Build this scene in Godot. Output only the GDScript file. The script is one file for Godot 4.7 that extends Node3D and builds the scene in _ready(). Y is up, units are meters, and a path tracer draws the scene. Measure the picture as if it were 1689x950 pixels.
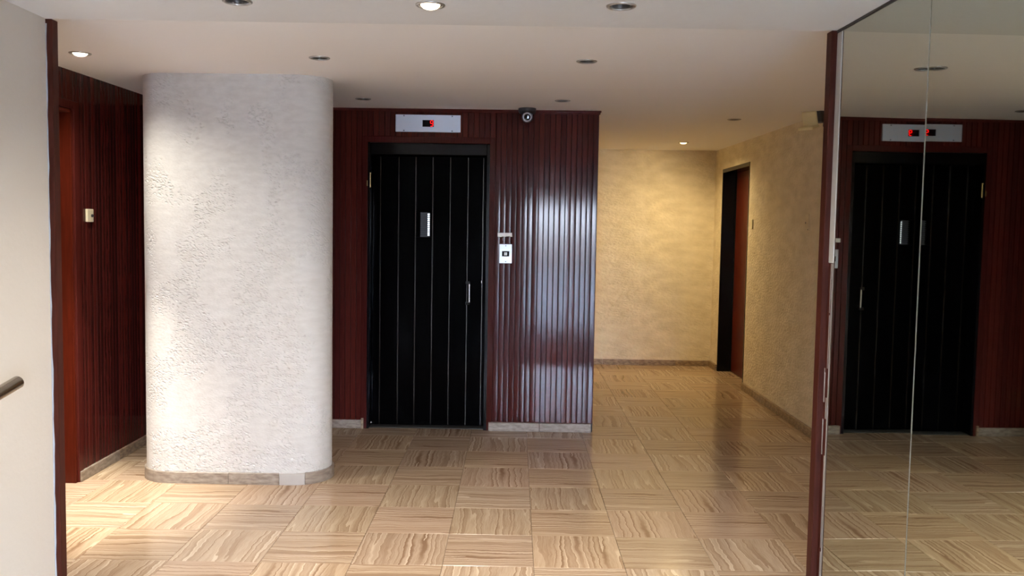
extends Node3D
# A lobby with a lift: lengths in metres, y up, the camera looks along -z.

const TILE := 0.4
const TILE_X := -0.2964
const TILE_Z := -6.1659
const LIFT_Z := -6.37
const NEAR_Z := -3.43
const NEAR_H := 2.245

var rng := RandomNumberGenerator.new()
var used := {}
var M := {}
var tops := {}

# ------------------------------------------------------------------ helpers
func numbered(called: String) -> String:
	if not used.has(called):
		used[called] = 0
		return called
	used[called] += 1
	return "%s_%03d" % [called, used[called]]

func tag(o: Node, label: String, category: String, group := "", kind := "") -> Node:
	if label: o.set_meta("label", label)
	if category: o.set_meta("category", category)
	if group: o.set_meta("group", group)
	if kind: o.set_meta("kind", kind)
	return o

func thing(called: String, label: String, category: String, at := Vector3.ZERO, group := "", kind := "") -> Node3D:
	var o := Node3D.new()
	o.name = numbered(called)
	add_child(o)
	o.position = at
	tag(o, label, category, group, kind)
	return o

func obj(called: String, mesh: Mesh, m: Material, parent: Node = null) -> MeshInstance3D:
	var o := MeshInstance3D.new()
	o.mesh = mesh
	o.material_override = m
	o.cast_shadow = GeometryInstance3D.SHADOW_CASTING_SETTING_ON
	if parent == null or parent == self:
		o.name = numbered(called)
		add_child(o)
	else:
		o.name = called
		parent.add_child(o, true)
	return o

func mb() -> SurfaceTool:
	var st := SurfaceTool.new()
	st.begin(Mesh.PRIMITIVE_TRIANGLES)
	return st

func tri(st: SurfaceTool, p: Array, n: Array, face: Vector3, uv := []) -> void:
	var order := [0, 1, 2]
	if (p[1] - p[0]).cross(p[2] - p[0]).dot(face) > 0.0:
		order = [0, 2, 1]
	for k in order:
		st.set_normal(n[k])
		st.set_uv(uv[k] if uv.size() else Vector2(p[k].x, -p[k].y))
		st.add_vertex(p[k])

func quad(st: SurfaceTool, a: Vector3, b: Vector3, c: Vector3, d: Vector3, n: Vector3) -> void:
	tri(st, [a, b, c], [n, n, n], n)
	tri(st, [a, c, d], [n, n, n], n)

# a chamfered box: 44 triangles
func bx(st: SurfaceTool, c: Vector3, s: Vector3, b := 0.003, t := Transform3D()) -> void:
	var h := s / 2.0
	b = minf(b, minf(h.x, minf(h.y, h.z)) * 0.45)
	var P := func(ax: int, sg: Vector3) -> Vector3:
		var v := Vector3(h.x - b, h.y - b, h.z - b)
		v[ax] = h[ax]
		return t * (c + v * sg)
	var S := [-1.0, 1.0]
	for ax in 3:
		var u := (ax + 1) % 3
		var w := (ax + 2) % 3
		for s0 in S:
			var n := Vector3.ZERO
			n[ax] = s0
			var q := []
			for k in [[-1, -1], [1, -1], [1, 1], [-1, 1]]:
				var sg := Vector3.ZERO
				sg[ax] = s0
				sg[u] = k[0]
				sg[w] = k[1]
				q.append(P.call(ax, sg))
			quad(st, q[0], q[1], q[2], q[3], t.basis * n)
			# the chamfers along axis w between faces ax and u
			for s1 in S:
				var m := Vector3.ZERO
				m[ax] = s0
				m[u] = s1
				var lo := m
				lo[w] = -1.0
				var hi := m
				hi[w] = 1.0
				quad(st, P.call(ax, lo), P.call(ax, hi), P.call(u, hi), P.call(u, lo), t.basis * m.normalized())
	for sx in S:
		for sy in S:
			for sz in S:
				var sg := Vector3(sx, sy, sz)
				var n: Vector3 = t.basis * sg.normalized()
				tri(st, [P.call(0, sg), P.call(1, sg), P.call(2, sg)], [n, n, n], n)

func box(c: Vector3, s: Vector3, b := 0.003) -> Mesh:
	var st := mb()
	bx(st, c, s, b)
	return st.commit()

func span(x0: float, x1: float, y0: float, y1: float, z0: float, z1: float, b := 0.003) -> Mesh:
	return box(Vector3((x0 + x1) / 2, (y0 + y1) / 2, (z0 + z1) / 2), Vector3(absf(x1 - x0), absf(y1 - y0), absf(z1 - z0)), b)

func add_span(st: SurfaceTool, x0: float, x1: float, y0: float, y1: float, z0: float, z1: float, b := 0.003) -> void:
	bx(st, Vector3((x0 + x1) / 2, (y0 + y1) / 2, (z0 + z1) / 2), Vector3(absf(x1 - x0), absf(y1 - y0), absf(z1 - z0)), b)

# profile of (radius, height) turned about y
func lathe(st: SurfaceTool, prof: Array, t := Transform3D(), seg := 32) -> void:
	for i in prof.size() - 1:
		var a: Vector2 = prof[i]
		var b: Vector2 = prof[i + 1]
		var d := (b - a).normalized()
		var nr := Vector2(d.y, -d.x)
		for k in seg:
			var f0 := TAU * k / seg
			var f1 := TAU * (k + 1) / seg
			var c0 := Vector3(cos(f0), 0, sin(f0))
			var c1 := Vector3(cos(f1), 0, sin(f1))
			var n0: Vector3 = t.basis * (c0 * nr.x + Vector3.UP * nr.y)
			var n1: Vector3 = t.basis * (c1 * nr.x + Vector3.UP * nr.y)
			var p00: Vector3 = t * (c0 * a.x + Vector3.UP * a.y)
			var p01: Vector3 = t * (c1 * a.x + Vector3.UP * a.y)
			var p10: Vector3 = t * (c0 * b.x + Vector3.UP * b.y)
			var p11: Vector3 = t * (c1 * b.x + Vector3.UP * b.y)
			var fn := n0 + n1
			if a.x > 1e-6: tri(st, [p00, p01, p11], [n0, n1, n1], fn)
			if b.x > 1e-6: tri(st, [p00, p11, p10], [n0, n1, n0], fn)

func turned(prof: Array, t := Transform3D(), seg := 32) -> Mesh:
	var st := mb()
	lathe(st, prof, t, seg)
	return st.commit()

# a frame whose y axis runs along d
func along(at: Vector3, d: Vector3) -> Transform3D:
	var y := d.normalized()
	var x := y.cross(Vector3(0.13, 0.21, 0.97)).normalized()
	return Transform3D(Basis(x, y, x.cross(y)), at)

func rod(st: SurfaceTool, a: Vector3, b: Vector3, r: float, seg := 20) -> void:
	var l := (b - a).length()
	var e := minf(r * 0.2, l * 0.2)
	lathe(st, [Vector2(0, 0), Vector2(r - e, 0), Vector2(r, e), Vector2(r, l - e), Vector2(r - e, l), Vector2(0, l)], along(a, b - a), seg)

# a flat outline in x and y, given a thickness from z0 to z1
func prism(st: SurfaceTool, poly: PackedVector2Array, z0: float, z1: float) -> void:
	var ids := Geometry2D.triangulate_polygon(poly)
	for i in range(0, ids.size(), 3):
		for zz in [[z0, -1.0], [z1, 1.0]]:
			var n := Vector3(0, 0, zz[1] * signf(z1 - z0))
			var p := []
			for k in 3: p.append(Vector3(poly[ids[i + k]].x, poly[ids[i + k]].y, zz[0]))
			tri(st, p, [n, n, n], n)
	var turn := -1.0 if Geometry2D.is_polygon_clockwise(poly) else 1.0
	for i in poly.size():
		var a := poly[i]
		var b := poly[(i + 1) % poly.size()]
		var d := (b - a).normalized() * turn
		quad(st, Vector3(a.x, a.y, z0), Vector3(b.x, b.y, z0), Vector3(b.x, b.y, z1), Vector3(a.x, a.y, z1), Vector3(d.y, -d.x, 0))

# ---------------------------------------------------------------- materials
func mat(c: Color, rough: float, metal := 0.0, spec := 0.5) -> StandardMaterial3D:
	var m := StandardMaterial3D.new()
	m.albedo_color = c
	m.roughness = rough
	m.metallic = metal
	m.metallic_specular = spec
	return m

func rgb(r: int, g: int, b: int) -> Color:
	return Color(r / 255.0, g / 255.0, b / 255.0)

func noise(sd: int, freq: float, oct := 4, kind := FastNoiseLite.TYPE_SIMPLEX_SMOOTH) -> FastNoiseLite:
	var n := FastNoiseLite.new()
	n.noise_type = kind
	n.seed = sd
	n.frequency = freq
	n.fractal_type = FastNoiseLite.FRACTAL_FBM
	n.fractal_octaves = oct
	return n

func bump(sd: int, freq: float, strength: float, side := 512, oct := 5) -> ImageTexture:
	var im := noise(sd, freq, oct).get_seamless_image(side, side)
	im.convert(Image.FORMAT_RGBA8)
	im.bump_map_to_normal_map(strength)
	return ImageTexture.create_from_image(im)

func mottle(sd: int, freq: float, dark: Color, light: Color, side := 256, oct := 5) -> ImageTexture:
	var im := noise(sd, freq, oct).get_seamless_image(side, side)
	im.convert(Image.FORMAT_RGB8)
	var out := Image.create_empty(side, side, false, Image.FORMAT_RGB8)
	for y in side:
		for x in side:
			out.set_pixel(x, y, dark.lerp(light, im.get_pixel(x, y).r))
	return ImageTexture.create_from_image(out)

func triplanar(m: StandardMaterial3D, scale: Vector3) -> void:
	m.uv1_triplanar = true
	m.uv1_world_triplanar = true
	m.uv1_scale = scale

func wood(sd: int, dark: Color, light: Color, rough: float, scale := Vector3(14, 0.9, 14)) -> StandardMaterial3D:
	var m := mat(Color.WHITE, rough)
	m.albedo_texture = mottle(sd, 0.02, dark, light)
	triplanar(m, scale)
	return m

# polished travertine: wavy bands that run along v
func vein_texture(sd: int, bands: float) -> ImageTexture:
	var side := 360
	var im := Image.create_empty(side, side, false, Image.FORMAT_RGB8)
	var a := noise(sd, 1.6, 3)
	var b := noise(sd + 11, 1.0, 2)
	var f := noise(sd + 23, 1.0, 3)
	var base := rgb(184, 160, 135)
	var cream := rgb(216, 195, 169)
	var dark := rgb(132, 103, 78)
	for y in side:
		var v := float(y) / side
		for x in side:
			var u := float(x) / side
			var w := u + 0.03 * a.get_noise_2d(u * 0.8, v * 0.9) + 0.012 * a.get_noise_2d(u * 3.0 + 9.0, v * 3.5) + 0.004 * a.get_noise_2d(u * 9.0, v * 12.0)
			var p := w * bands + 1.3 * b.get_noise_2d(w * 4.0, v * 0.16 + 3.0)
			var cell := floorf(p)
			var s := p - cell
			var amp := 0.2 + 0.8 * fposmod(sin(cell * 78.233 + sd * 3.1) * 43758.5453, 1.0)
			var wide := 0.12 + 0.2 * fposmod(sin(cell * 12.9898 + sd) * 24634.63, 1.0)
			var fine := f.get_noise_2d(w * 46.0, v * 2.2)
			var c := base.lerp(dark, clampf(0.12 + 0.3 * fine, 0, 1))
			c = c.lerp(cream, 0.35 * amp * smoothstep(0.7, 0.25, s))
			c = c.lerp(dark, amp * 0.75 * smoothstep(1.0 - wide - 0.22, 1.0 - wide * 0.4, s))
			c = c.lerp(cream, amp * 0.85 * smoothstep(wide * 0.55 + 0.03, wide * 0.3, s))
			im.set_pixel(x, y, c)
	return ImageTexture.create_from_image(im)

func make_materials() -> void:
	M.paint_left = mat(rgb(206, 197, 184), 0.6)
	M.paint_left.normal_enabled = true
	M.paint_left.normal_texture = bump(3, 0.03, 1.6)
	M.paint_left.normal_scale = 0.35
	triplanar(M.paint_left, Vector3(2, 2, 2))
	M.paint_ceiling = mat(rgb(244, 241, 237), 0.75)
	M.paint_ceiling.normal_enabled = true
	M.paint_ceiling.normal_texture = M.paint_left.normal_texture
	M.paint_ceiling.normal_scale = 0.2
	triplanar(M.paint_ceiling, Vector3(1, 1, 1))
	M.paint_near = M.paint_ceiling.duplicate()
	M.paint_near.albedo_color = rgb(222, 220, 216)
	M.plaster = mat(Color.WHITE, 0.85)
	M.plaster.albedo_texture = mottle(8, 0.012, rgb(214, 200, 172), rgb(236, 223, 198))
	M.plaster.normal_enabled = true
	M.plaster.normal_texture = bump(21, 0.03, 5.0)
	M.plaster.normal_scale = 0.9
	triplanar(M.plaster, Vector3(1.1, 2.3, 1.1))
	M.stucco = mat(Color.WHITE, 0.9)
	M.stucco.albedo_texture = mottle(9, 0.02, rgb(196, 191, 184), rgb(210, 206, 199))
	M.stucco.normal_enabled = true
	M.stucco.normal_texture = bump(22, 0.045, 5.0)
	M.stucco.normal_scale = 0.25
	triplanar(M.stucco, Vector3(2, 4.5, 2))
	for k in 3:
		M["slat%d" % k] = wood(31 + k, [rgb(62, 24, 21), rgb(69, 27, 23), rgb(58, 22, 20)][k], [rgb(79, 32, 27), rgb(86, 35, 29), rgb(73, 29, 25)][k], 0.1)
		M["slat%d" % k].metallic_specular = 0.3
	M.ring_dark = mat(rgb(120, 114, 110), 0.35)
	M.mahogany = wood(41, rgb(72, 22, 10), rgb(92, 32, 16), 0.35, Vector3(7, 0.6, 7))
	M.mahogany.metallic_specular = 0.3
	M.lining = wood(44, rgb(58, 27, 20), rgb(76, 36, 26), 0.4)
	M.lining.metallic_specular = 0.2
	M.groove = mat(rgb(22, 10, 9), 0.6)
	M.black_steel = mat(rgb(12, 13, 17), 0.16, 0.0, 0.35)
	M.black_leaf = mat(rgb(4, 4, 5), 0.14, 0.0, 0.1)
	M.seam_strip = mat(rgb(96, 92, 88), 0.26, 1.0)
	M.marble = mat(Color.WHITE, 0.4)
	M.marble.albedo_texture = mottle(51, 0.02, rgb(118, 103, 90), rgb(168, 154, 138))
	triplanar(M.marble, Vector3(3, 9, 3))
	M.marble_light = mat(rgb(176, 168, 158), 0.45)
	M.marble_dark = mat(Color.WHITE, 0.45)
	M.marble_dark.albedo_texture = mottle(52, 0.02, rgb(104, 84, 66), rgb(176, 152, 122))
	triplanar(M.marble_dark, Vector3(3, 9, 3))
	M.grout = mat(rgb(120, 96, 76), 0.85)
	for k in 6:
		var m := mat([Color(1, 1, 1), Color(0.97, 0.96, 0.95), Color(1, 0.985, 0.96), Color(0.95, 0.94, 0.94), Color(0.99, 0.97, 0.97), Color(0.965, 0.96, 0.94)][k], 0.17)
		m.albedo_texture = vein_texture(60 + k * 7, [7.0, 8.0, 6.0, 9.0, 7.5, 10.0][k])
		m.metallic_specular = 0.5
		M["tile%d" % k] = m
	M.mirror = mat(rgb(198, 201, 186), 0.015, 1.0)
	M.mirror_edge = mat(rgb(196, 200, 192), 0.25, 1.0)
	M.filler = mat(rgb(172, 168, 160), 0.7)
	M.filler_worn = mat(rgb(142, 132, 122), 0.7)
	M.dark_grey = mat(rgb(60, 58, 54), 0.5)
	M.alu = mat(rgb(196, 200, 208), 0.42, 0.75)
	M.alu.normal_enabled = true
	M.alu.normal_texture = bump(71, 0.05, 2.0, 256)
	M.alu.normal_scale = 0.12
	triplanar(M.alu, Vector3(1.5, 60, 1.5))
	M.chrome = mat(rgb(214, 214, 212), 0.14, 1.0)
	M.steel = mat(rgb(170, 164, 154), 0.24, 1.0)
	M.brass = mat(rgb(214, 186, 128), 0.25, 1.0)
	M.screw = mat(rgb(70, 72, 78), 0.4, 0.8)
	M.screen = mat(rgb(8, 5, 6), 0.4, 0.0, 0.2)
	M.white_plastic = mat(rgb(228, 230, 232), 0.35)
	M.paper = mat(rgb(250, 250, 246), 0.7)
	M.cream_plastic = mat(rgb(230, 219, 186), 0.4)
	M.dark_plastic = mat(rgb(46, 46, 50), 0.4)
	M.lamp_cream = mat(rgb(240, 228, 184), 0.4)
	M.grey_plastic = mat(rgb(96, 92, 88), 0.45)
	M.lens = mat(rgb(10, 10, 12), 0.08)
	M.lamp_ring = mat(rgb(176, 172, 166), 0.3, 0.6)
	M.lamp_inside = mat(rgb(92, 88, 84), 0.35, 0.5)
	M.bulb_off = mat(rgb(150, 150, 150), 0.1, 0.7)
	M.bulb_warm = glow(Color(1.0, 0.86, 0.62), 3.0)
	M.bulb_white = glow(Color(1.0, 0.93, 0.82), 3.0)
	M.matte_black = mat(rgb(10, 11, 14), 0.55, 0.0, 0.2)
	M.led_red = glow(Color(1.0, 0.05, 0.03), 1.6)
	M.cabin_light = glow(Color(0.92, 0.96, 1.0), 1.3)
	M.pane = mat(Color(0.85, 0.92, 0.92, 0.12), 0.02)
	M.pane.transparency = BaseMaterial3D.TRANSPARENCY_ALPHA
	M.ramp = mat(rgb(150, 145, 138), 0.85)
	M.pavement = mat(rgb(150, 148, 145), 0.9)

func glow(c: Color, e: float) -> StandardMaterial3D:
	var m := mat(c, 0.4)
	m.emission_enabled = true
	m.emission = c
	m.emission_energy_multiplier = e
	return m

# ------------------------------------------------------------------ camera, sky, exposure
func camera_and_sky() -> void:
	var cam := Camera3D.new()
	cam.name = "camera"
	add_child(cam)
	cam.position = Vector3(0, 1.46759, 0)
	cam.rotation = Vector3(-0.0658133, 0.0029687, 0.0163968)
	cam.fov = rad_to_deg(2.0 * atan(475.0 / 1455.0))
	cam.near = 0.05
	cam.far = 200.0
	cam.current = true
	var env := Environment.new()
	env.tonemap_mode = Environment.TONE_MAPPER_LINEAR
	env.tonemap_exposure = 1.52
	env.background_mode = Environment.BG_SKY
	var sky := Sky.new()
	var sm := ProceduralSkyMaterial.new()
	sm.sky_top_color = Color(0.74, 0.82, 0.96)
	sm.sky_horizon_color = Color(0.86, 0.90, 0.97)
	sm.ground_horizon_color = Color(0.55, 0.57, 0.62)
	sm.ground_bottom_color = Color(0.36, 0.36, 0.38)
	sm.sky_energy_multiplier = SKY
	sm.ground_energy_multiplier = SKY
	sky.sky_material = sm
	env.sky = sky
	env.sdfgi_enabled = true
	env.ssao_enabled = true
	env.ssil_enabled = true
	var we := WorldEnvironment.new()
	we.name = "surroundings"
	we.environment = env
	add_child(we)

const SKY := 6.8
const WARM := Color(1.0, 0.885, 0.64)
const SOFT := Color(1.0, 0.985, 0.935)
const HALL := Color(1.0, 0.972, 0.925)
const BEAM_LOBBY := 8.5
const SPILL_LOBBY := 1.55
const BEAM_CORRIDOR := 0.65
const SPILL_CORRIDOR := 1.45
const POWER_HALL := 5.0

# the lobby ceiling sags a little towards the entrance
func ceiling_h(x: float, z: float) -> float:
	return 2.318 + 0.010 * (-z - 6.0) + 0.003 * x

# ------------------------------------------------------------------ the setting
func tile_mesh(turn: bool, flip: bool) -> Mesh:
	var st := mb()
	var h := TILE / 2 - 0.0007
	var b := 0.0014
	var T := 0.012
	var top := [Vector3(-h + b, 0, -h + b), Vector3(h - b, 0, -h + b), Vector3(h - b, 0, h - b), Vector3(-h + b, 0, h - b)]
	var edge := [Vector3(-h, -b, -h), Vector3(h, -b, -h), Vector3(h, -b, h), Vector3(-h, -b, h)]
	var foot := [Vector3(-h, -T, -h), Vector3(h, -T, -h), Vector3(h, -T, h), Vector3(-h, -T, h)]
	var uvf := func(p: Vector3) -> Vector2:
		var q := Vector2(p.x / TILE + 0.5, p.z / TILE + 0.5)
		if flip: q = Vector2(1, 1) - q
		return Vector2(q.y, q.x) if turn else q
	var face := func(a: Vector3, b_: Vector3, c: Vector3, d: Vector3, n: Vector3) -> void:
		tri(st, [a, b_, c], [n, n, n], n, [uvf.call(a), uvf.call(b_), uvf.call(c)])
		tri(st, [a, c, d], [n, n, n], n, [uvf.call(a), uvf.call(c), uvf.call(d)])
	face.call(top[0], top[1], top[2], top[3], Vector3.UP)
	var out := [Vector3(0, 0, -1), Vector3(1, 0, 0), Vector3(0, 0, 1), Vector3(-1, 0, 0)]
	for k in 4:
		var j := (k + 1) % 4
		face.call(top[k], top[j], edge[j], edge[k], (out[k] + Vector3.UP).normalized())
		face.call(edge[k], edge[j], foot[j], foot[k], out[k])
	return st.commit()

func build_floor() -> void:
	var fl := obj("floor", span(-2.75, 2.5, -0.25, -0.012, -9.95, -3.366, 0.0), M.grout)
	tag(fl, "polished beige travertine floor laid as a chequerboard of veined tiles", "floor", "", "structure")
	var meshes := []
	for k in 4: meshes.append(tile_mesh(k & 1 == 1, k & 2 == 2))
	for r in range(-9, 24):
		for c in range(-7, 7):
			var x := TILE_X + TILE * (c + 0.5)
			var z := TILE_Z + TILE * (r + 0.5)
			if z < -6.75 and x < 0.35: continue
			if r > 6: continue
			if z > NEAR_Z and (x < -2.0 or x > 1.6): continue
			if x < -2.75 or x > 2.5: continue
			var turn := posmod(c + r, 2)
			var k := rng.randi() % 6
			var mesh: Mesh = meshes[turn + 2 * (rng.randi() % 2)]
			var o := obj("tile", mesh, M["tile%d" % k], fl)
			o.position = Vector3(x, rng.randf_range(-0.0004, 0.0), z)
			o.rotation = Vector3(rng.randf_range(-1, 1), 0, rng.randf_range(-1, 1)) * 0.0006
	# the passage drops towards the street, as its handrail does
	var st := mb()
	var rp := PackedVector2Array([Vector2(-3.366, -0.012), Vector2(-3.366, -0.9), Vector2(3.4, -0.9), Vector2(3.4, -0.34), Vector2(-1.263, -0.34)])
	prism(st, rp, -2.1, 1.7)
	var ra := obj("ramp", st.commit(), M.ramp)
	ra.rotation.y = -PI / 2
	tag(ra, "pale stone ramp going down towards the street door", "ramp", "", "structure")

func lamp_hole(root: CSGShape3D, p: Vector3, h: float) -> void:
	var c := CSGCylinder3D.new()
	c.name = "lamp_hole"
	c.operation = CSGShape3D.OPERATION_SUBTRACTION
	c.radius = 0.044
	c.height = 0.2
	c.sides = 32
	root.add_child(c, true)
	c.position = root.transform.affine_inverse() * Vector3(p.x, h, p.z)

func csg_slab(called: String, label: String, x0: float, x1: float, z0: float, z1: float, top: float) -> CSGBox3D:
	var b := CSGBox3D.new()
	b.name = numbered(called)
	b.size = Vector3(x1 - x0, 0.4, z1 - z0)
	b.material = M.paint_ceiling
	add_child(b)
	b.position = Vector3((x0 + x1) / 2, top + 0.2, (z0 + z1) / 2)
	tag(b, label, "ceiling", "", "structure")
	return b

const FAR_LAMPS := [[-2.145, -4.374], [-0.982, -4.416], [0.337, -4.416], [-1.019, -5.88], [0.294, -5.846], [1.643, -6.762], [1.633, -8.743]]
const NEAR_LAMPS := [[-0.98, -3.12], [-0.31, -3.13], [0.352, -3.105]]

func build_ceilings() -> void:
	var far := csg_slab("ceiling", "smooth off-white lobby ceiling dotted with small round downlights", -2.9, 2.6, -10.0, NEAR_Z + 0.02, 2.318)
	far.rotation = Vector3(0.010, 0, 0.003)
	far.position = Vector3(-0.15, ceiling_h(-0.15, -6.705), -6.705) + far.basis.y * 0.2
	for p in FAR_LAMPS: lamp_hole(far, Vector3(p[0], 0, p[1]), ceiling_h(p[0], p[1]))
	var near := csg_slab("ceiling", "lower white ceiling of the entrance passage nearest the camera", -2.1, 1.7, NEAR_Z, 3.3, NEAR_H)
	near.material = M.paint_near
	near.size.y = 0.47
	near.position.y = NEAR_H + 0.235
	for p in NEAR_LAMPS: lamp_hole(near, Vector3(p[0], 0, p[1]), NEAR_H)

func slat_mesh(w: float, h: float) -> Mesh:
	var st := mb()
	var t := 0.012
	var seg := 4
	var half := w / 2 - 0.002
	var rise := 0.00022
	var R := half * half / (2 * rise)
	var pts := [[Vector2(-w / 2, 0), Vector2(-1, 0)], [Vector2(-w / 2, t - 0.002), Vector2(-1, 0)]]
	var front := []
	for k in seg + 1:
		var x := -half + 2 * half * k / seg
		front.append([Vector2(x, t + rise - x * x / (2 * R)), Vector2(x / R, 1).normalized()])
	var prof := [pts[0], pts[1], [Vector2(-w / 2, t - 0.002), Vector2(-0.7, 0.7)], [front[0][0], Vector2(-0.7, 0.7)]] + front
	prof += [[front[seg][0], Vector2(0.7, 0.7)], [Vector2(w / 2, t - 0.002), Vector2(0.7, 0.7)], [Vector2(w / 2, t - 0.002), Vector2(1, 0)], [Vector2(w / 2, 0), Vector2(1, 0)]]
	for i in prof.size() - 1:
		var a: Vector2 = prof[i][0]
		var b: Vector2 = prof[i + 1][0]
		if a.distance_to(b) < 1e-6: continue
		var na := Vector3(prof[i][1].x, 0, prof[i][1].y)
		var nb := Vector3(prof[i + 1][1].x, 0, prof[i + 1][1].y)
		var p := [Vector3(a.x, 0, a.y), Vector3(b.x, 0, b.y), Vector3(b.x, h, b.y), Vector3(a.x, h, a.y)]
		tri(st, [p[0], p[1], p[2]], [na, nb, nb], na + nb)
		tri(st, [p[0], p[2], p[3]], [na, nb, na], na + nb)
	for y in [0.0, h]:
		var n := Vector3(0, -1 if y == 0.0 else 1, 0)
		quad(st, Vector3(-w / 2, y, 0), Vector3(w / 2, y, 0), Vector3(w / 2, y, t - 0.002), Vector3(-w / 2, y, t - 0.002), n)
		quad(st, Vector3(-w / 2, y, t - 0.002), Vector3(w / 2, y, t - 0.002), Vector3(half, y, t), Vector3(-half, y, t), n)
	return st.commit()

# a row of upright slats on a wall, from a to b (points on the backing, at the foot)
func slats(wall: Node3D, a: Vector3, b: Vector3, out: Vector3, y0: float, y1: float, pitch := 0.0391) -> void:
	var n := maxi(1, roundi(a.distance_to(b) / pitch))
	var step := a.distance_to(b) / n
	var mesh := slat_mesh(step - 0.0028, y1 - y0)
	for k in n:
		var o := obj("slat", mesh, M["slat%d" % (rng.randi() % 3)], wall)
		o.position = a.lerp(b, (k + 0.5) / n) + Vector3.UP * y0
		o.rotation.y = atan2(out.x, out.z) + rng.randf_range(-0.02, 0.02)

func build_shell() -> void:
	# the entrance passage nearest the camera
	var w := obj("wall_near_left", span(-1.97, -1.812, -0.4, 2.4, NEAR_Z, 3.2, 0.004), M.paint_left)
	tag(w, "plain pale grey painted wall at the left edge, carrying the handrail", "wall", "", "structure")
	var t := obj("trim", span(-1.99, -1.789, 0, NEAR_H, NEAR_Z - 0.045, NEAR_Z - 0.0005, 0.002), M.lining)
	t.name = "trim_1"
	tag(t, "dark wooden edge board at the end of the pale grey wall", "trim", "", "structure")
	# old paint that laps over the board's edge
	var st := mb()
	var lap := PackedVector2Array()
	for k in 46: lap.append(Vector2(-1.812 + 0.0025 + 0.002 * sin(k * 1.7) * sin(k * 0.61) + (0.002 if k < 20 else 0.0), k * 0.0495))
	lap.append(Vector2(-1.8135, 45 * 0.0495))
	lap.append(Vector2(-1.8135, 0))
	prism(st, lap, NEAR_Z - 0.0002, NEAR_Z + 0.0012)
	obj("paint_edge", st.commit(), mat(rgb(176, 182, 186), 0.6), t)
	# lobby wall that faces away from the camera, left and right of the passage
	st = mb()
	add_span(st, -2.8, -1.99, 0, 2.5, NEAR_Z - 0.12, NEAR_Z + 0.1)
	add_span(st, 1.30, 2.6, 0, 2.5, NEAR_Z - 0.04, NEAR_Z + 0.1)
	tag(obj("wall_front", st.commit(), M.paint_left), "pale wall beside the passage mouth, facing into the lobby", "wall", "", "structure")

	# slatted wall on the left, with a doorway
	st = mb()
	add_span(st, -2.75, -2.462, 0, 2.45, -6.6, -4.905, 0.001)
	add_span(st, -2.75, -2.462, 2.088, 2.45, -4.905, -3.95, 0.001)
	add_span(st, -2.75, -2.462, 0, 2.45, -3.95, -3.4, 0.001)
	w = obj("wall_left", st.commit(), M.groove)
	tag(w, "dark mahogany slatted wall running back behind the white pillar", "wall", "", "structure")
	slats(w, Vector3(-2.462, 0, -6.37), Vector3(-2.462, 0, -4.955), Vector3(1, 0, 0), 0.06, 2.33)
	slats(w, Vector3(-2.462, 0, -4.955), Vector3(-2.462, 0, -3.95), Vector3(1, 0, 0), 2.135, 2.33)
	slats(w, Vector3(-2.462, 0, -3.90), Vector3(-2.462, 0, -3.56), Vector3(1, 0, 0), 0.06, 2.33)
	var d := thing("door", "mahogany lined doorway in the dark slatted wall at the far left", "door", Vector3(-2.45, 0, -4.905), "", "structure")
	d.name = "door_1"
	st = mb()
	add_span(st, -0.14, -0.006, 0, 2.088, 0.0, 0.018, 0.0015)
	add_span(st, -0.14, -0.006, 0, 2.088, 0.937, 0.955, 0.0015)
	add_span(st, -0.14, -0.006, 2.072, 2.089, 0.0, 0.955, 0.0015)
	obj("jamb", st.commit(), M.mahogany, d)
	st = mb()
	add_span(st, -0.012, 0.005, 0, 2.135, -0.048, 0.0, 0.002)
	add_span(st, -0.012, 0.005, 0, 2.135, 0.955, 1.003, 0.002)
	add_span(st, -0.012, 0.005, 2.09, 2.135, 0.0, 0.955, 0.002)
	obj("casing", st.commit(), M.slat1, d)
	obj("backing", span(-0.29, -0.22, 0, 2.2, -0.1, 1.1, 0.001), M.groove, d)  # unseen board added so no sky light leaks round the leaf
	var leaf := obj("leaf", span(-0.185, -0.141, 0.008, 2.07, 0.02, 0.935), M.mahogany, d)
	st = mb()
	rod(st, Vector3(-0.141, 1.02, 0.09), Vector3(-0.1, 1.02, 0.09), 0.009)
	rod(st, Vector3(-0.1, 1.02, 0.085), Vector3(-0.1, 1.02, 0.2), 0.009)
	obj("handle", st.commit(), M.chrome, leaf)

	# the lift wall
	st = mb()
	add_span(st, -2.7, -1.07, 0, 2.45, -6.62, LIFT_Z - 0.0125, 0.001)
	add_span(st, -0.19, 0.585, 0, 2.45, -6.62, LIFT_Z - 0.0125, 0.001)
	add_span(st, -1.07, -0.19, 2.08, 2.45, -6.62, LIFT_Z - 0.0125, 0.001)
	w = obj("wall_lift", st.commit(), M.groove)
	tag(w, "glossy mahogany slatted wall around the lift door", "wall", "", "structure")
	var zb := LIFT_Z - 0.0125
	slats(w, Vector3(-0.151, 0, zb), Vector3(0.586, 0, zb), Vector3(0, 0, 1), 0.064, 2.312)
	slats(w, Vector3(-1.62, 0, zb), Vector3(-1.108, 0, zb), Vector3(0, 0, 1), 0.064, 2.312)
	slats(w, Vector3(-1.108, 0, zb), Vector3(-0.151, 0, zb), Vector3(0, 0, 1), 2.122, 2.312)
	obj("panel_board", span(-2.45, -1.62, 0.064, 2.312, zb - 0.002, zb + 0.01), M.slat0, w)
	st = mb()
	add_span(st, -2.45, 0.592, 2.298, 2.322, zb - 0.01, LIFT_Z + 0.006, 0.002)
	add_span(st, -2.45, 0.598, 2.311, 2.326, zb - 0.01, LIFT_Z + 0.013, 0.002)
	obj("top_moulding", st.commit(), M.slat1, w)
	st = mb()
	add_span(st, -0.192, -0.151, 0.0, 2.122, zb, LIFT_Z + 0.003, 0.002)
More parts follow.
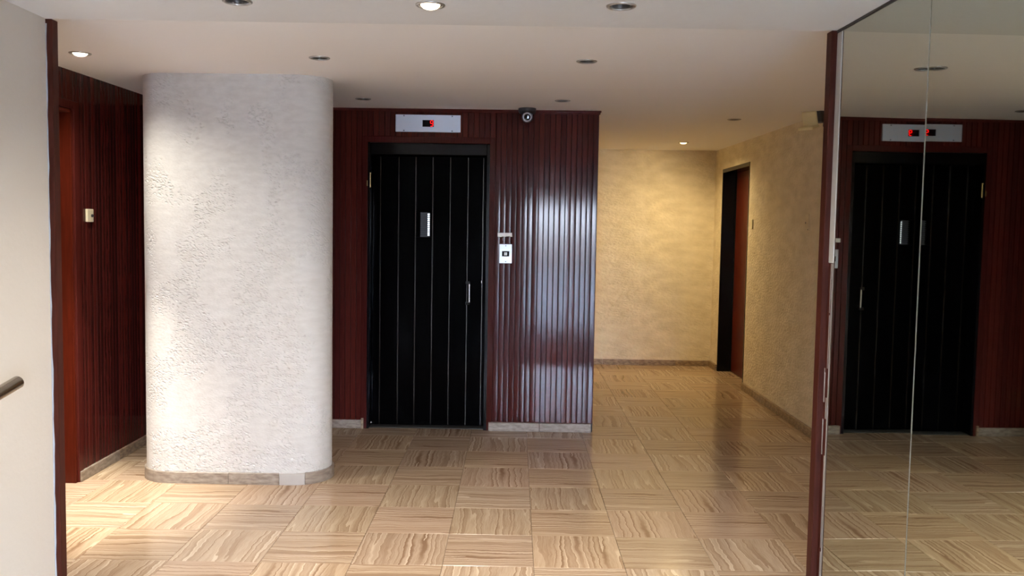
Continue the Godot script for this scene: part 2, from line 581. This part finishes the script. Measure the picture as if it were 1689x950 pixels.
	add_span(st, -1.108, -1.068, 0.0, 2.122, zb, LIFT_Z + 0.003, 0.002)
	add_span(st, -1.068, -0.192, 2.078, 2.122, zb, LIFT_Z + 0.003, 0.002)
	obj("casing", st.commit(), M.slat2, w)
	st = mb()
	add_span(st, 0.45, 0.583, 0, 2.45, -9.7, -6.62, 0.002)
	tag(obj("wall_corridor", st.commit(), M.plaster), "cream plastered corridor side wall behind the lift", "wall", "", "structure")
	# skirting of grey marble
	var b := thing("baseboard", "pale marble skirting under the lift wall slats", "baseboard", Vector3.ZERO, "", "structure")
	b.name = "baseboard_lift"
	for s in [[-0.176, 0.196], [0.1975, 0.573]]:
		obj("marble_piece", span(s[0], s[1], 0, 0.064, zb, LIFT_Z + 0.02, 0.0025), M.marble, b)
	for s in [[-1.62, -1.108], [-2.2, -1.622]]:
		obj("marble_piece", span(s[0], s[1], 0, 0.064, zb, LIFT_Z - 0.0, 0.0025), M.marble, b)
	obj("end_piece", span(-1.1065, -1.0895, 0, 0.078, zb, LIFT_Z + 0.012, 0.002), M.marble_dark, b)
	b = thing("baseboard", "low stone skirting under the dark slatted left wall", "baseboard", Vector3.ZERO, "", "structure")
	b.name = "baseboard_left"
	for k in 3:
		var z1 := -4.912 - k * 0.49
		obj("marble_piece", span(-2.462, -2.437, 0, 0.06, z1 - 0.488, z1, 0.0025), M.marble_dark if k % 2 else M.marble, b)

	# the corridor
	w = obj("wall_back", span(0.4, 2.6, 0, 2.5, -9.9, -9.68, 0.002), M.plaster)
	tag(w, "rough cream plaster end wall of the corridor, lit yellow", "wall", "", "structure")
	b = thing("baseboard", "worn brown stone skirting at the foot of the corridor end wall", "baseboard", Vector3.ZERO, "", "structure")
	b.name = "baseboard_back"
	for k in 4:
		var x0 := 0.585 + k * 0.4
		obj("stone_piece", span(x0, minf(x0 + 0.398, 2.168), 0, 0.062, -9.69, -9.668, 0.003), M.marble_dark, b)
	st = mb()
	add_span(st, 2.172, 2.42, 0, 2.5, -8.27, NEAR_Z, 0.002)
	add_span(st, 2.172, 2.42, 0, 2.5, -9.9, -9.345, 0.002)
	add_span(st, 2.172, 2.42, 2.137, 2.5, -9.345, -8.27, 0.002)
	w = obj("wall_right", st.commit(), M.plaster)
	tag(w, "cream plaster right wall of the corridor holding the small door", "wall", "", "structure")
	b = thing("baseboard", "brown stone skirting along the right corridor wall", "baseboard", Vector3.ZERO, "", "structure")
	b.name = "baseboard_right"
	for k in 12:
		var z0 := -8.255 + k * 0.4
		obj("stone_piece", span(2.15, 2.175, 0, 0.066, z0, minf(z0 + 0.398, NEAR_Z - 0.05), 0.003), M.marble_dark, b)
	obj("stone_piece", span(2.15, 2.175, 0, 0.066, -9.668, -9.36, 0.003), M.marble_dark, b)
	d = thing("door", "mahogany door recessed in a black steel frame, corridor right wall", "door", Vector3(2.172, 0, -8.8075), "", "structure")
	d.name = "door_2"
	st = mb()
	for s in [-1.0, 1.0]:
		add_span(st, -0.004, 0.2, 0, 2.137, s * 0.5375, s * 0.518, 0.002)
		add_span(st, 0.135, 0.2, 0, 2.12, s * 0.519, s * 0.495, 0.002)
	add_span(st, -0.004, 0.2, 2.1, 2.137, -0.519, 0.519, 0.002)
	obj("frame", st.commit(), M.black_steel, d)
	obj("backing", span(0.19, 0.24, 0, 2.2, -0.56, 0.56, 0.001), M.groove, d)  # added behind the leaf to block sky light at its edges
	leaf = obj("leaf", span(0.14, 0.18, 0.006, 2.1, -0.517, 0.517), M.mahogany, d)
	st = mb()
	rod(st, Vector3(0.142, 1.5, 0.42), Vector3(0.09, 1.5, 0.42), 0.012)
	lathe(st, [Vector2(0, 0.0), Vector2(0.018, 0.004), Vector2(0.026, 0.02), Vector2(0.022, 0.036), Vector2(0, 0.042)], along(Vector3(0.1, 1.5, 0.42), Vector3(-1, 0, 0)), 20)
	obj("knob", st.commit(), M.cream_plastic, leaf)

	# mirrored wall on the right of the passage: it stands a little askew
	var tr := Transform3D(Basis(Vector3.UP, 0.032), Vector3(1.214, 0, -3.42))
	w = obj("wall_near_right", span(0.009, 0.17, -0.4, 2.4, 0.0, 6.6, 0.003), M.paint_left)
	w.transform = tr
	tag(w, "passage wall at the right edge, faced with tall mirror panels", "wall", "", "structure")
	t = obj("trim", span(-0.0225, 0.17, 0, NEAR_H, -0.05, -0.001, 0.002), M.lining)
	t.name = "trim_2"
	t.transform = tr
	tag(t, "reddish wooden edge board beside the tall wall mirror", "trim", "", "structure")
	st = mb()
	add_span(st, -0.001, 0.009, 1.36, 2.235, 0.0, 0.047, 0.002)
	obj("filler_strip", st.commit(), M.filler, t)
	obj("bare_strip", span(0.001, 0.009, 0, 1.359, 0.0, 0.047, 0.001), M.lining, t)
	# flakes of paint left on the bare part
	st = mb()
	add_span(st, -0.0006, 0.0015, 0.0, 1.359, 0.040, 0.047, 0.0005)
	var y := 0.1
	while y < 1.34:
		var h := minf(rng.randf_range(0.05, 0.24), 1.358 - y)
		var z0 := 0.002 if rng.randf() < 0.3 else rng.randf_range(0.024, 0.030)
		add_span(st, -0.0008, 0.0015, y, y + h, z0, z0 + rng.randf_range(0.004, 0.009), 0.0005)
		y += h * rng.randf_range(0.6, 1.25)
	obj("paint_flakes", st.commit(), M.filler_worn, t)

	# entrance end behind the camera: a wall with a glazed door to the street
	st = mb()
	add_span(st, -2.0, 0.3, -0.4, 2.5, 3.0, 3.2)
	add_span(st, 0.3, 1.7, 2.08, 2.5, 3.0, 3.2)
	add_span(st, 1.38, 1.7, -0.4, 2.5, 3.0, 3.2)
	tag(obj("wall_entrance", st.commit(), M.paint_left), "entrance wall behind the camera with the glazed street door", "wall", "", "structure")
	d = thing("door", "glazed aluminium street door in the entrance wall behind the camera", "door", Vector3(0.84, 0, 3.08), "", "structure")
	d.name = "door_3"
	st = mb()
	for x in [-0.52, 0.52]: add_span(st, x - 0.02, x + 0.02, -0.34, 2.08, -0.03, 0.03)
	add_span(st, -0.5, 0.5, 1.92, 2.08, -0.028, 0.028)
	add_span(st, -0.5, 0.5, -0.34, -0.26, -0.028, 0.028)
	obj("frame", st.commit(), M.alu, d)
	obj("pane", span(-0.505, 0.505, -0.26, 1.93, -0.004, 0.004, 0.0), M.pane, d)
	tag(obj("ground", span(-12, 14, -0.7, -0.40, 3.35, 30.0, 0.01), M.pavement), "pavement outside the street door", "pavement", "", "structure")

# ------------------------------------------------------------------ the pillar
func stadium(s: float, R: float, cx0: float, cx1: float, cz: float) -> Array:
	# s runs along the outline from the middle of the back, by the left end, the front, the right end
	var flat := cx1 - cx0
	var arc := PI * R
	s = fposmod(s, 2 * flat + 2 * arc)
	if s < flat / 2: return [Vector2((cx0 + cx1) / 2 - s, cz - R), Vector2(0, -1)]
	s -= flat / 2
	if s < arc:
		var a := -PI / 2 - s / R
		return [Vector2(cx0, cz) + Vector2(cos(a), sin(a)) * R, Vector2(cos(a), sin(a))]
	s -= arc
	if s < flat: return [Vector2(cx0 + s, cz + R), Vector2(0, 1)]
	s -= flat
	if s < arc:
		var a := PI / 2 - s / R
		return [Vector2(cx1, cz) + Vector2(cos(a), sin(a)) * R, Vector2(cos(a), sin(a))]
	s -= arc
	return [Vector2(cx1 - s, cz - R), Vector2(0, -1)]

func build_pillar() -> void:
	var cx0 := -1.948
	var cx1 := -1.254
	var cz := -5.12
	var R := 0.19
	var o := thing("pillar", "broad white rough-plastered pillar with rounded ends left of the lift", "pillar", Vector3((cx0 + cx1) / 2, 0, cz))
	cx0 -= o.position.x
	cx1 -= o.position.x
	var per := 2 * (cx1 - cx0) + TAU * R
	var nu := 600
	var nv := 760
	var y0 := 0.05
	var y1 := 2.36
	var rough := noise(81, 1.0, 4)
	var pits := noise(82, 1.0, 2)
	var patch := noise(83, 1.0, 2)
	var pos := PackedVector3Array()
	var idx := PackedInt32Array()
	var cols := []
	for i in nu: cols.append(stadium(per * i / nu, R, cx0, cx1, 0.0))
	for j in nv + 1:
		var y := y0 + (y1 - y0) * j / nv
		for i in nu:
			var p: Vector2 = cols[i][0]
			var n: Vector2 = cols[i][1]
			var q := Vector3(p.x * 34.0, y * 62.0, p.y * 34.0)
			var d := 0.0007 * rough.get_noise_3dv(q)
			var pit := pits.get_noise_3d(p.x * 48.0 + 5.0, y * 130.0, p.y * 48.0)
			var where := patch.get_noise_3d(p.x * 4.0, y * 3.0, p.y * 4.0) - 0.16 * (y - 1.0)
			d -= 0.006 * smoothstep(0.29, 0.46, pit) * smoothstep(-0.25, 0.2, where)
			d += 0.0007 * smoothstep(0.25, 0.6, -pit) * smoothstep(-0.1, 0.3, where)
			pos.append(Vector3(p.x + n.x * d, y, p.y + n.y * d))
	for j in nv:
		for i in nu:
			var a := j * nu + i
			var b := j * nu + (i + 1) % nu
			idx.append_array([a, b, a + nu, b, b + nu, a + nu])
	# outward normals from the neighbours
	var nor := PackedVector3Array()
	nor.resize(pos.size())
	for j in nv + 1:
		for i in nu:
			var l := pos[j * nu + posmod(i - 1, nu)]
			var r := pos[j * nu + (i + 1) % nu]
			var dn := pos[maxi(j - 1, 0) * nu + i]
			var up := pos[mini(j + 1, nv) * nu + i]
			var n := (r - l).cross(up - dn).normalized()
			var outw: Vector2 = cols[i][1]
			if n.dot(Vector3(outw.x, 0, outw.y)) < 0: n = -n
			nor[j * nu + i] = n
	# front faces run clockwise
	var f := (pos[idx[1]] - pos[idx[0]]).cross(pos[idx[2]] - pos[idx[0]])
	if f.dot(nor[idx[0]]) > 0:
		for k in range(0, idx.size(), 3):
			var s := idx[k + 1]
			idx[k + 1] = idx[k + 2]
			idx[k + 2] = s
	var arr := []
	arr.resize(Mesh.ARRAY_MAX)
	arr[Mesh.ARRAY_VERTEX] = pos
	arr[Mesh.ARRAY_NORMAL] = nor
	arr[Mesh.ARRAY_INDEX] = idx
	var am := ArrayMesh.new()
	am.add_surface_from_arrays(Mesh.PRIMITIVE_TRIANGLES, arr)
	obj("shaft", am, M.stucco, o)
	# a curved skirting of stone pieces
	var Rb := 0.202
	var pb := 2 * (cx1 - cx0) + TAU * Rb
	var front0 := (cx1 - cx0) / 2 + PI * Rb
	var cuts := [0.02, front0 - 0.36, front0 - 0.10, front0 + 0.34, front0 + 0.63, front0 + 0.775, front0 + 0.98, pb - 0.02]
	for k in cuts.size() - 1:
		var st := mb()
		var a: float = cuts[k] + 0.0012
		var e: float = cuts[k + 1] - 0.0012
		var n := maxi(2, int((e - a) / 0.03))
		var hh: float = 0.066 + [0.0, 0.001, -0.001, 0.001, 0.0, 0.002, 0.0][k]
		for i in n:
			var q := []
			for m in [i, i + 1]:
				var s: float = a + (e - a) * m / n
				var po: Array = stadium(s, Rb, cx0, cx1, 0.0)
				var pi_: Vector2 = po[0] - po[1] * 0.02
				q.append([Vector3(po[0].x, 0, po[0].y), Vector3(pi_.x, 0, pi_.y), Vector3(po[1].x, 0, po[1].y)])
			var U := Vector3.UP
			var c := 0.0025
			var o0: Vector3 = q[0][0]
			var o1: Vector3 = q[1][0]
			var n0: Vector3 = q[0][2]
			var n1: Vector3 = q[1][2]
			tri(st, [o0, o1, o1 + U * (hh - c)], [n0, n1, n1], n0)
			tri(st, [o0, o1 + U * (hh - c), o0 + U * (hh - c)], [n0, n1, n0], n0)
			quad(st, o0 + U * (hh - c), o1 + U * (hh - c), o1 + U * hh - n1 * c, o0 + U * hh - n0 * c, (n0 + U).normalized())
			quad(st, o0 + U * hh - n0 * c, o1 + U * hh - n1 * c, q[1][1] + U * hh, q[0][1] + U * hh, U)
			if i == 0: quad(st, o0, q[0][1], q[0][1] + U * hh, o0 + U * (hh - c), (o0 - o1).normalized())
			if i == n - 1: quad(st, o1, q[1][1], q[1][1] + U * hh, o1 + U * (hh - c), (o1 - o0).normalized())
		obj("stone_piece", st.commit(), M.marble if k != 4 else M.marble_light, o)

# ------------------------------------------------------------------ lift door and its fittings
func build_lift() -> void:
	var d := thing("door", "black folding lift door with narrow upright panels", "door", Vector3(-0.63, 0, -6.47), "", "structure")
	d.name = "door_4"
	var st := mb()
	var x0 := -1.07 + 0.63
	var x1 := -0.19 + 0.63
	add_span(st, x0, x0 + 0.018, 0, 2.078, -0.03, 0.1, 0.002)
	add_span(st, x1 - 0.024, x1, 0, 2.078, -0.03, 0.1, 0.002)
	obj("jamb", st.commit(), M.black_steel, d)
	obj("lintel", span(x0 + 0.018, x1 - 0.024, 1.996, 2.078, -0.03, 0.075, 0.003), M.black_steel, d)
	obj("shaft_light_block", span(x0 - 0.08, x1 + 0.08, 0.0, 2.2, -0.149, -0.13, 0.001), M.black_leaf, d)  # black board added to keep sky light out of the door gaps
	obj("threshold", span(x0, x1, 0, 0.006, -0.05, 0.07, 0.002), M.dark_grey, d)
	var cut := [-1.052, -0.990, -0.857, -0.733, -0.608, -0.480, -0.351, -0.240, -0.214]
	for k in cut.size() - 1:
		var a: float = cut[k] + 0.63 + 0.0022
		var b: float = cut[k + 1] + 0.63 - 0.0022
		if k == 3:
			# this panel has a slot for the window
			st = mb()
			add_span(st, a, b, 0.012, 1.405, -0.03, 0.0, 0.004)
			add_span(st, a, b, 1.587, 1.992, -0.03, 0.0, 0.004)
			add_span(st, a, a + 0.033, 1.405, 1.587, -0.03, 0.0, 0.003)
			add_span(st, b - 0.020, b, 1.405, 1.587, -0.03, 0.0, 0.003)
			obj("panel", st.commit(), M.black_leaf, d)
			var wi := obj("window", span(a + 0.031, b - 0.018, 1.40, 1.59, -0.03, -0.024, 0.001), M.dark_plastic, d)
			st = mb()
			for i in 12: add_span(st, a + 0.033, b - 0.020, 1.409 + i * 0.0152, 1.4145 + i * 0.0152, -0.022, -0.008, 0.001)
			obj("window_bars", st.commit(), M.dark_plastic, wi)
			obj("lit_slit", span(b - 0.036, b - 0.022, 1.41, 1.582, -0.0245, -0.0215, 0.001), M.cabin_light, wi)
		else:
			obj("panel", span(a, b, 0.012, 1.992, -0.03, 0.0, 0.004), M.black_leaf, d)
		if k > 0:
			obj("seam_strip", span(cut[k] + 0.63 - 0.0018, cut[k] + 0.63 + 0.0018, 0.014, 1.985, -0.02, 0.002, 0.0008), M.seam_strip, d)
	var hx := -0.331 + 0.63
	var h := obj("handle", box(Vector3(hx, 1.0, 0.034), Vector3(0.010, 0.136, 0.008), 0.002), M.chrome, d)
	st = mb()
	for y in [0.925, 1.075]:
		add_span(st, hx - 0.03, hx + 0.004, y - 0.012, y + 0.012, 0.0, 0.028, 0.003)
	obj("handle_mount", st.commit(), M.black_steel, h)
	obj("lock", box(Vector3(-0.243 + 0.63, 1.083, 0.004), Vector3(0.008, 0.02, 0.01), 0.002), M.chrome, d)
	st = mb()
	rod(st, Vector3(x0 + 0.018, 1.755, 0.09), Vector3(x0 + 0.018, 1.852, 0.09), 0.0065)
	rod(st, Vector3(x0 + 0.018, 1.852, 0.09), Vector3(x0 + 0.018, 1.862, 0.09), 0.009)
	add_span(st, x0 - 0.004, x0 + 0.002, 1.765, 1.805, 0.099, 0.106, 0.001)
	obj("hinge", st.commit(), M.brass, d)

	var zf := LIFT_Z + 0.001
	# the floor indicator
	var p := thing("floor_indicator", "brushed aluminium plate with a red digit above the lift door", "indicator", Vector3(-0.637, 2.2155, zf))
	obj("plate", span(-0.2325, 0.2325, -0.061, 0.061, 0.0, 0.012, 0.0015), M.alu, p)
	obj("screen", span(-0.040, 0.041, -0.024, 0.024, 0.0105, 0.0132, 0.0008), M.screen, p)
	st = mb()
	digit_nine(st, Vector2(0.0255, 0.0), 0.019, 0.038, 0.0132, 0.0142)
	obj("digit", st.commit(), M.led_red, p)
	for q in [[-0.172, 0.052], [-0.172, -0.052], [0.172, 0.052], [0.172, -0.052]]:
		st = mb()
		lathe(st, [Vector2(0.0045, 0.0), Vector2(0.0045, 0.0015), Vector2(0.002, 0.002), Vector2(0, 0.0016)], Transform3D(Basis(Vector3.RIGHT, PI / 2), Vector3(q[0], q[1], 0.0118)), 12)
		obj("screw", st.commit(), M.screw, p)
	# the call button
	p = thing("call_button", "aluminium call plate with a white square button right of the lift door", "lift button", Vector3(-0.069, 1.295, zf))
	obj("plate", span(-0.0455, 0.0455, -0.0685, 0.0685, 0.0, 0.008, 0.0015), M.alu, p)
	obj("surround", span(-0.026, 0.026, -0.019, 0.019, 0.007, 0.012, 0.002), M.matte_black, p)
	obj("button", span(-0.011, 0.011, -0.0115, 0.0105, 0.0115, 0.0145, 0.0015), M.white_plastic, p)
	for y in [-0.057, 0.057]:
		st = mb()
		lathe(st, [Vector2(0.004, 0.0), Vector2(0.004, 0.0013), Vector2(0, 0.0013)], Transform3D(Basis(Vector3.RIGHT, PI / 2), Vector3(0.001, y, 0.0078)), 12)
		obj("screw", st.commit(), M.screw, p)
	# a worn paper strip
	st = mb()
	var poly := PackedVector2Array([Vector2(-0.053, 0.014), Vector2(-0.01, 0.0145), Vector2(0.05, 0.0155), Vector2(0.053, -0.013), Vector2(0.036, -0.0125), Vector2(0.03, -0.009), Vector2(0.021, -0.011), Vector2(0.012, -0.0105), Vector2(0.004, -0.0135), Vector2(-0.02, -0.0125), Vector2(-0.027, -0.0155), Vector2(-0.0525, -0.0145)])
	prism(st, poly, 0.0, 0.0018)
	p = obj("paper_label", st.commit(), M.paper)
	p.position = Vector3(-0.0755, 1.4305, zf)
	tag(p, "torn white paper strip stuck just above the call button", "label")

func digit_nine(st: SurfaceTool, c: Vector2, w: float, h: float, z0: float, z1: float) -> void:
	var t := w * 0.23
	var lean := 0.08
	var P := func(x: float, y: float) -> Vector2: return c + Vector2(x + y * lean, y)
	var seg := func(a: Vector2, b: Vector2) -> void:
		var d := (b - a).normalized()
		var n := Vector2(-d.y, d.x) * t / 2
		var a2 := a + d * t * 0.25
		var b2 := b - d * t * 0.25
		var m := d * t * 0.45
		prism(st, PackedVector2Array([a2, a2 + m + n, b2 - m + n, b2, b2 - m - n, a2 + m - n]), z0, z1)
	var x := w / 2
	var y := h / 2
	seg.call(P.call(-x, y), P.call(x, y))
	seg.call(P.call(-x, 0.0), P.call(x, 0.0))
	seg.call(P.call(-x * 0.8, -y), P.call(x, -y))
	seg.call(P.call(-x, 0.0), P.call(-x, y))
	seg.call(P.call(x, 0.0), P.call(x, y))
	seg.call(P.call(x, -y), P.call(x, 0.0))

# ------------------------------------------------------------------ lamps
func downlight(x: float, z: float, h: float, label: String, group: String, lit: StandardMaterial3D = null) -> Node3D:
	var o := thing("downlight", label, "downlight", Vector3(x, h, z), group)
	if h > 2.27: o.rotation = Vector3(0.010, 0, 0.003)
	obj("ring", turned([Vector2(0.0435, 0.004), Vector2(0.052, 0.0), Vector2(0.0515, -0.003), Vector2(0.047, -0.0055), Vector2(0.0415, -0.004), Vector2(0.0395, 0.002), Vector2(0.0435, 0.004)]), M.lamp_ring, o)
	obj("gimbal", turned([Vector2(0.0425, 0.05), Vector2(0.0405, 0.0), Vector2(0.037, -0.002), Vector2(0.033, 0.0), Vector2(0.030, 0.02), Vector2(0.026, 0.05)]), M.lamp_inside, o)
	if lit:
		obj("bulb", turned([Vector2(0.0, -0.017), Vector2(0.014, -0.0155), Vector2(0.026, -0.011), Vector2(0.034, -0.003), Vector2(0.0345, 0.006), Vector2(0.029, 0.012), Vector2(0.0, 0.014)]), lit, o)
	else:
		obj("bulb", turned([Vector2(0.0, 0.012), Vector2(0.01, 0.0125), Vector2(0.027, 0.018), Vector2(0.027, 0.045), Vector2(0.0, 0.047)]), M.bulb_off, o)
	return o

func lamp_light(o: Node3D, called: String, c: Color, e: float, angle: float, aim := Vector3.DOWN, blend := 1.0) -> void:
	var l := SpotLight3D.new()
	l.name = called
	o.add_child(l, true)
	l.transform = Transform3D(Basis.looking_at(aim, Vector3.FORWARD), Vector3(0, -0.022, 0))
	l.light_color = c
	l.light_energy = e
	l.spot_angle = angle
	l.spot_angle_attenuation = blend
	l.spot_range = 14.0
	l.spot_attenuation = 2.0
	l.light_size = 0.03
	l.shadow_enabled = true

func build_lamps() -> void:
	var far := [
		"lit warm downlight over the doorway at the far left",
		"unlit round downlight in the lobby ceiling just in front of the white pillar",
		"unlit round downlight in the lobby ceiling, nearest one in front of the glossy slats",
		"unlit round downlight above the lift door's left, close beside the pillar top",
		"unlit round downlight in the ceiling just before the black security camera",
		"unlit round downlight in the corridor ceiling, nearer than the lit one",
		"lit yellow downlight at the far end of the corridor"]
	for k in 7:
		var p: Array = FAR_LAMPS[k]
		var lit: StandardMaterial3D = M.bulb_warm if k == 6 else M.bulb_white if k == 0 else null
		var o := downlight(p[0], p[1], ceiling_h(p[0], p[1]), far[k], "round downlights in the lobby ceiling", lit)
		if k == 0:
			lamp_light(o, "lobby_beam", SOFT, BEAM_LOBBY, 26.0, Vector3(-0.06, -1, -0.05))
			lamp_light(o, "lobby_spill", SOFT, SPILL_LOBBY, 76.0)
		if k == 6:
			lamp_light(o, "corridor_beam", WARM, BEAM_CORRIDOR, 60.0, Vector3(-0.35, -1, -0.9))
			lamp_light(o, "corridor_spill", WARM, SPILL_CORRIDOR, 80.0)
	var near := [
		"unlit chrome downlight in the near lower ceiling, left of the bright one",
		"brightly lit downlight in the near lower ceiling at the top of the picture",
		"unlit chrome downlight in the near lower ceiling, right of the bright one"]
	for k in 3:
		var p: Array = NEAR_LAMPS[k]
		var o := downlight(p[0], p[1], NEAR_H, near[k], "row of downlights in the near ceiling", M.bulb_white if k == 1 else null)
		if k == 1: lamp_light(o, "hall_lamp", HALL, POWER_HALL, 80.0)

# ------------------------------------------------------------------ mirrors and small fittings
func build_mirrors() -> void:
	var B := Basis(Vector3.UP, 0.032)
	var at := Vector3(1.214, 0, -3.42)
	var m1 := thing("mirror_panel", "tall frameless mirror panel beside the wooden edge board", "mirror", at, "mirror panels of the passage wall")
	m1.basis = B
	obj("glass", span(0.0015, 0.0075, 0.06, 2.236, 0.048, 0.7105, 0.0012), M.mirror, m1)
	obj("polished_edge", span(0.0005, 0.008, 0.06, 2.236, 0.7108, 0.7124, 0.0003), M.mirror_edge, m1)
	var m2 := thing("mirror_panel", "tall frameless mirror panel nearest the camera at the right edge", "mirror", at + B * Vector3(0, 0, 0.716), "mirror panels of the passage wall")
	m2.basis = Basis(Vector3.UP, 0.032 - 0.0132)
	obj("glass", span(0.0015, 0.0075, 0.06, 2.236, 0.0, 0.9, 0.0012), M.mirror, m2)
	obj("polished_edge", span(0.0003, 0.008, 0.06, 2.236, -0.0018, -0.0002, 0.0003), M.mirror_edge, m2)
	var t := obj("trim", span(-0.004, 0.009, 2.2365, NEAR_H, 0.0, 1.65, 0.001), M.dark_grey)  # thin dark strip between the mirror tops and the ceiling
	t.name = "trim_3"
	t.transform = Transform3D(B, at)
	tag(t, "thin dark strip along the top of the wall mirrors", "trim", "", "structure")

func build_fittings() -> void:
	# key switch on the dark left wall
	var p := thing("key_switch", "cream key switch plate on the dark slatted left wall", "switch", Vector3(-2.450, 1.51, -5.062))
	obj("plate", span(0.0, 0.014, -0.037, 0.037, -0.037, 0.037, 0.004), M.cream_plastic, p)
	var st := mb()
	rod(st, Vector3(0.013, -0.001, -0.012), Vector3(0.022, -0.001, -0.012), 0.009)
	add_span(st, 0.02, 0.026, -0.004, 0.002, -0.018, -0.004, 0.001)
	obj("key_lock", st.commit(), M.dark_plastic, p)
	# handrail
	var a := Vector3(-1.73, 0.909, -3.05)
	var dr := Vector3(0, -0.156, 1).normalized()
	p = thing("handrail", "brushed steel tube handrail on the pale wall at the left edge", "handrail", a)
	st = mb()
	rod(st, Vector3.ZERO, dr * 1.9, 0.0225, 32)
	obj("tube", st.commit(), M.steel, p)
	for k in [0.35, 1.55]:
		st = mb()
		var q: Vector3 = dr * k
		rod(st, q + Vector3(0, -0.02, 0), q + Vector3(0, -0.065, 0), 0.007)
		rod(st, q + Vector3(0.006, -0.062, 0), q + Vector3(-0.08, -0.062, 0), 0.007)
		rod(st, q + Vector3(-0.082, -0.062, 0), q + Vector3(-0.076, -0.062, 0), 0.03)
		obj("bracket", st.commit(), M.steel, p)
	# security camera on the ceiling
	var cz := -6.27
	p = thing("security_camera", "dark turret security camera on the ceiling at the lift wall", "camera", Vector3(0.068, ceiling_h(0.068, cz), cz))
	obj("base", turned([Vector2(0, 0.002), Vector2(0.06, 0.002), Vector2(0.063, -0.004), Vector2(0.062, -0.022), Vector2(0.056, -0.034), Vector2(0.046, -0.04), Vector2(0, -0.04)]), M.dark_plastic, p)
	var bt := Transform3D(Basis(), Vector3(0, -0.062, 0.02))
	var prof := []
	for k in 17: prof.append(Vector2(0.041 * sin(PI * k / 16), -0.041 * cos(PI * k / 16)))
	var ball := obj("ball", turned(prof, bt), M.dark_plastic, p)
	var face := along(Vector3(0, -0.0635, 0.02), Vector3(0.0, -0.13, 1))
	obj("lens_ring", turned([Vector2(0.034, 0.02), Vector2(0.034, 0.0425), Vector2(0.031, 0.0455), Vector2(0.0245, 0.0455), Vector2(0.0225, 0.04), Vector2(0.0225, 0.02)], face), M.ring_dark, ball)
	obj("lens", turned([Vector2(0.0235, 0.02), Vector2(0.0235, 0.0395), Vector2(0.012, 0.0425), Vector2(0, 0.043)], face), M.lens, ball)
	# emergency floodlight on the right wall
	p = thing("wall_floodlight", "cream floodlight with a dark back high on the corridor's right wall", "floodlight", Vector3(2.172, 2.285, -6.25))
	var tilt := Transform3D(Basis(Vector3.UP, 0.75) * Basis(Vector3(0, 0, 1), 0.3), Vector3(-0.105, 0.0, 0.0))
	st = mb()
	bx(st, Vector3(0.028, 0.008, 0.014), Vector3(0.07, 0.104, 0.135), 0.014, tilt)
	bx(st, Vector3(0.0, 0.064, 0.008), Vector3(0.085, 0.018, 0.15), 0.006, tilt)  # dark top slab stands in for the shadow over the floodlight
	obj("housing_and_shadow", st.commit(), M.dark_plastic, p)
	st = mb()
	bx(st, Vector3(-0.014, -0.003, -0.014), Vector3(0.02, 0.1, 0.108), 0.009, tilt)
	var fr := obj("front_cover", st.commit(), M.lamp_cream, p)
	st = mb()
	bx(st, Vector3(-0.05, -0.058, -0.012), Vector3(0.09, 0.022, 0.115), 0.005, tilt)
	obj("lip", st.commit(), M.lamp_cream, fr)
	st = mb()
	bx(st, Vector3(-0.04, -0.064, 0.02), Vector3(0.014, 0.014, 0.014), 0.004, tilt)
	obj("sensor", st.commit(), M.white_plastic, fr)
	st = mb()
	add_span(st, -0.1, 0.0, -0.02, 0.02, -0.03, 0.03, 0.004)
	add_span(st, -0.012, 0.001, -0.055, 0.055, -0.06, 0.06, 0.004)
	obj("bracket", st.commit(), M.dark_plastic, p)
	# plates on the right corridor wall
	p = obj("switch_plate", span(-0.012, 0.001, -0.045, 0.045, -0.03, 0.03, 0.003), M.cream_plastic)
	p.position = Vector3(2.172, 1.555, -8.12)
	tag(p, "small cream switch plate beside the recessed corridor door", "switch")
	p = thing("blank_plate", "wall-coloured blank plate with a dark hole, under the floodlight", "plate", Vector3(2.172, 1.56, -6.585))
	obj("plate", span(-0.01, 0.001, -0.062, 0.062, -0.04, 0.04, 0.002), M.plaster, p)
	st = mb()
	rod(st, Vector3(-0.009, -0.005, -0.02), Vector3(-0.0115, -0.005, -0.02), 0.008)
	obj("hole", st.commit(), M.dark_plastic, p)
	st = mb()
	rod(st, Vector3(-0.009, -0.055, 0.03), Vector3(-0.0115, -0.055, 0.03), 0.005)
	obj("hole", st.commit(), M.dark_plastic, p)

func _ready() -> void:
	rng.seed = 20240
	camera_and_sky()
	make_materials()
	build_floor()
	build_ceilings()
	build_shell()
	build_pillar()
	build_lift()
	build_mirrors()
	build_lamps()
	build_fittings()
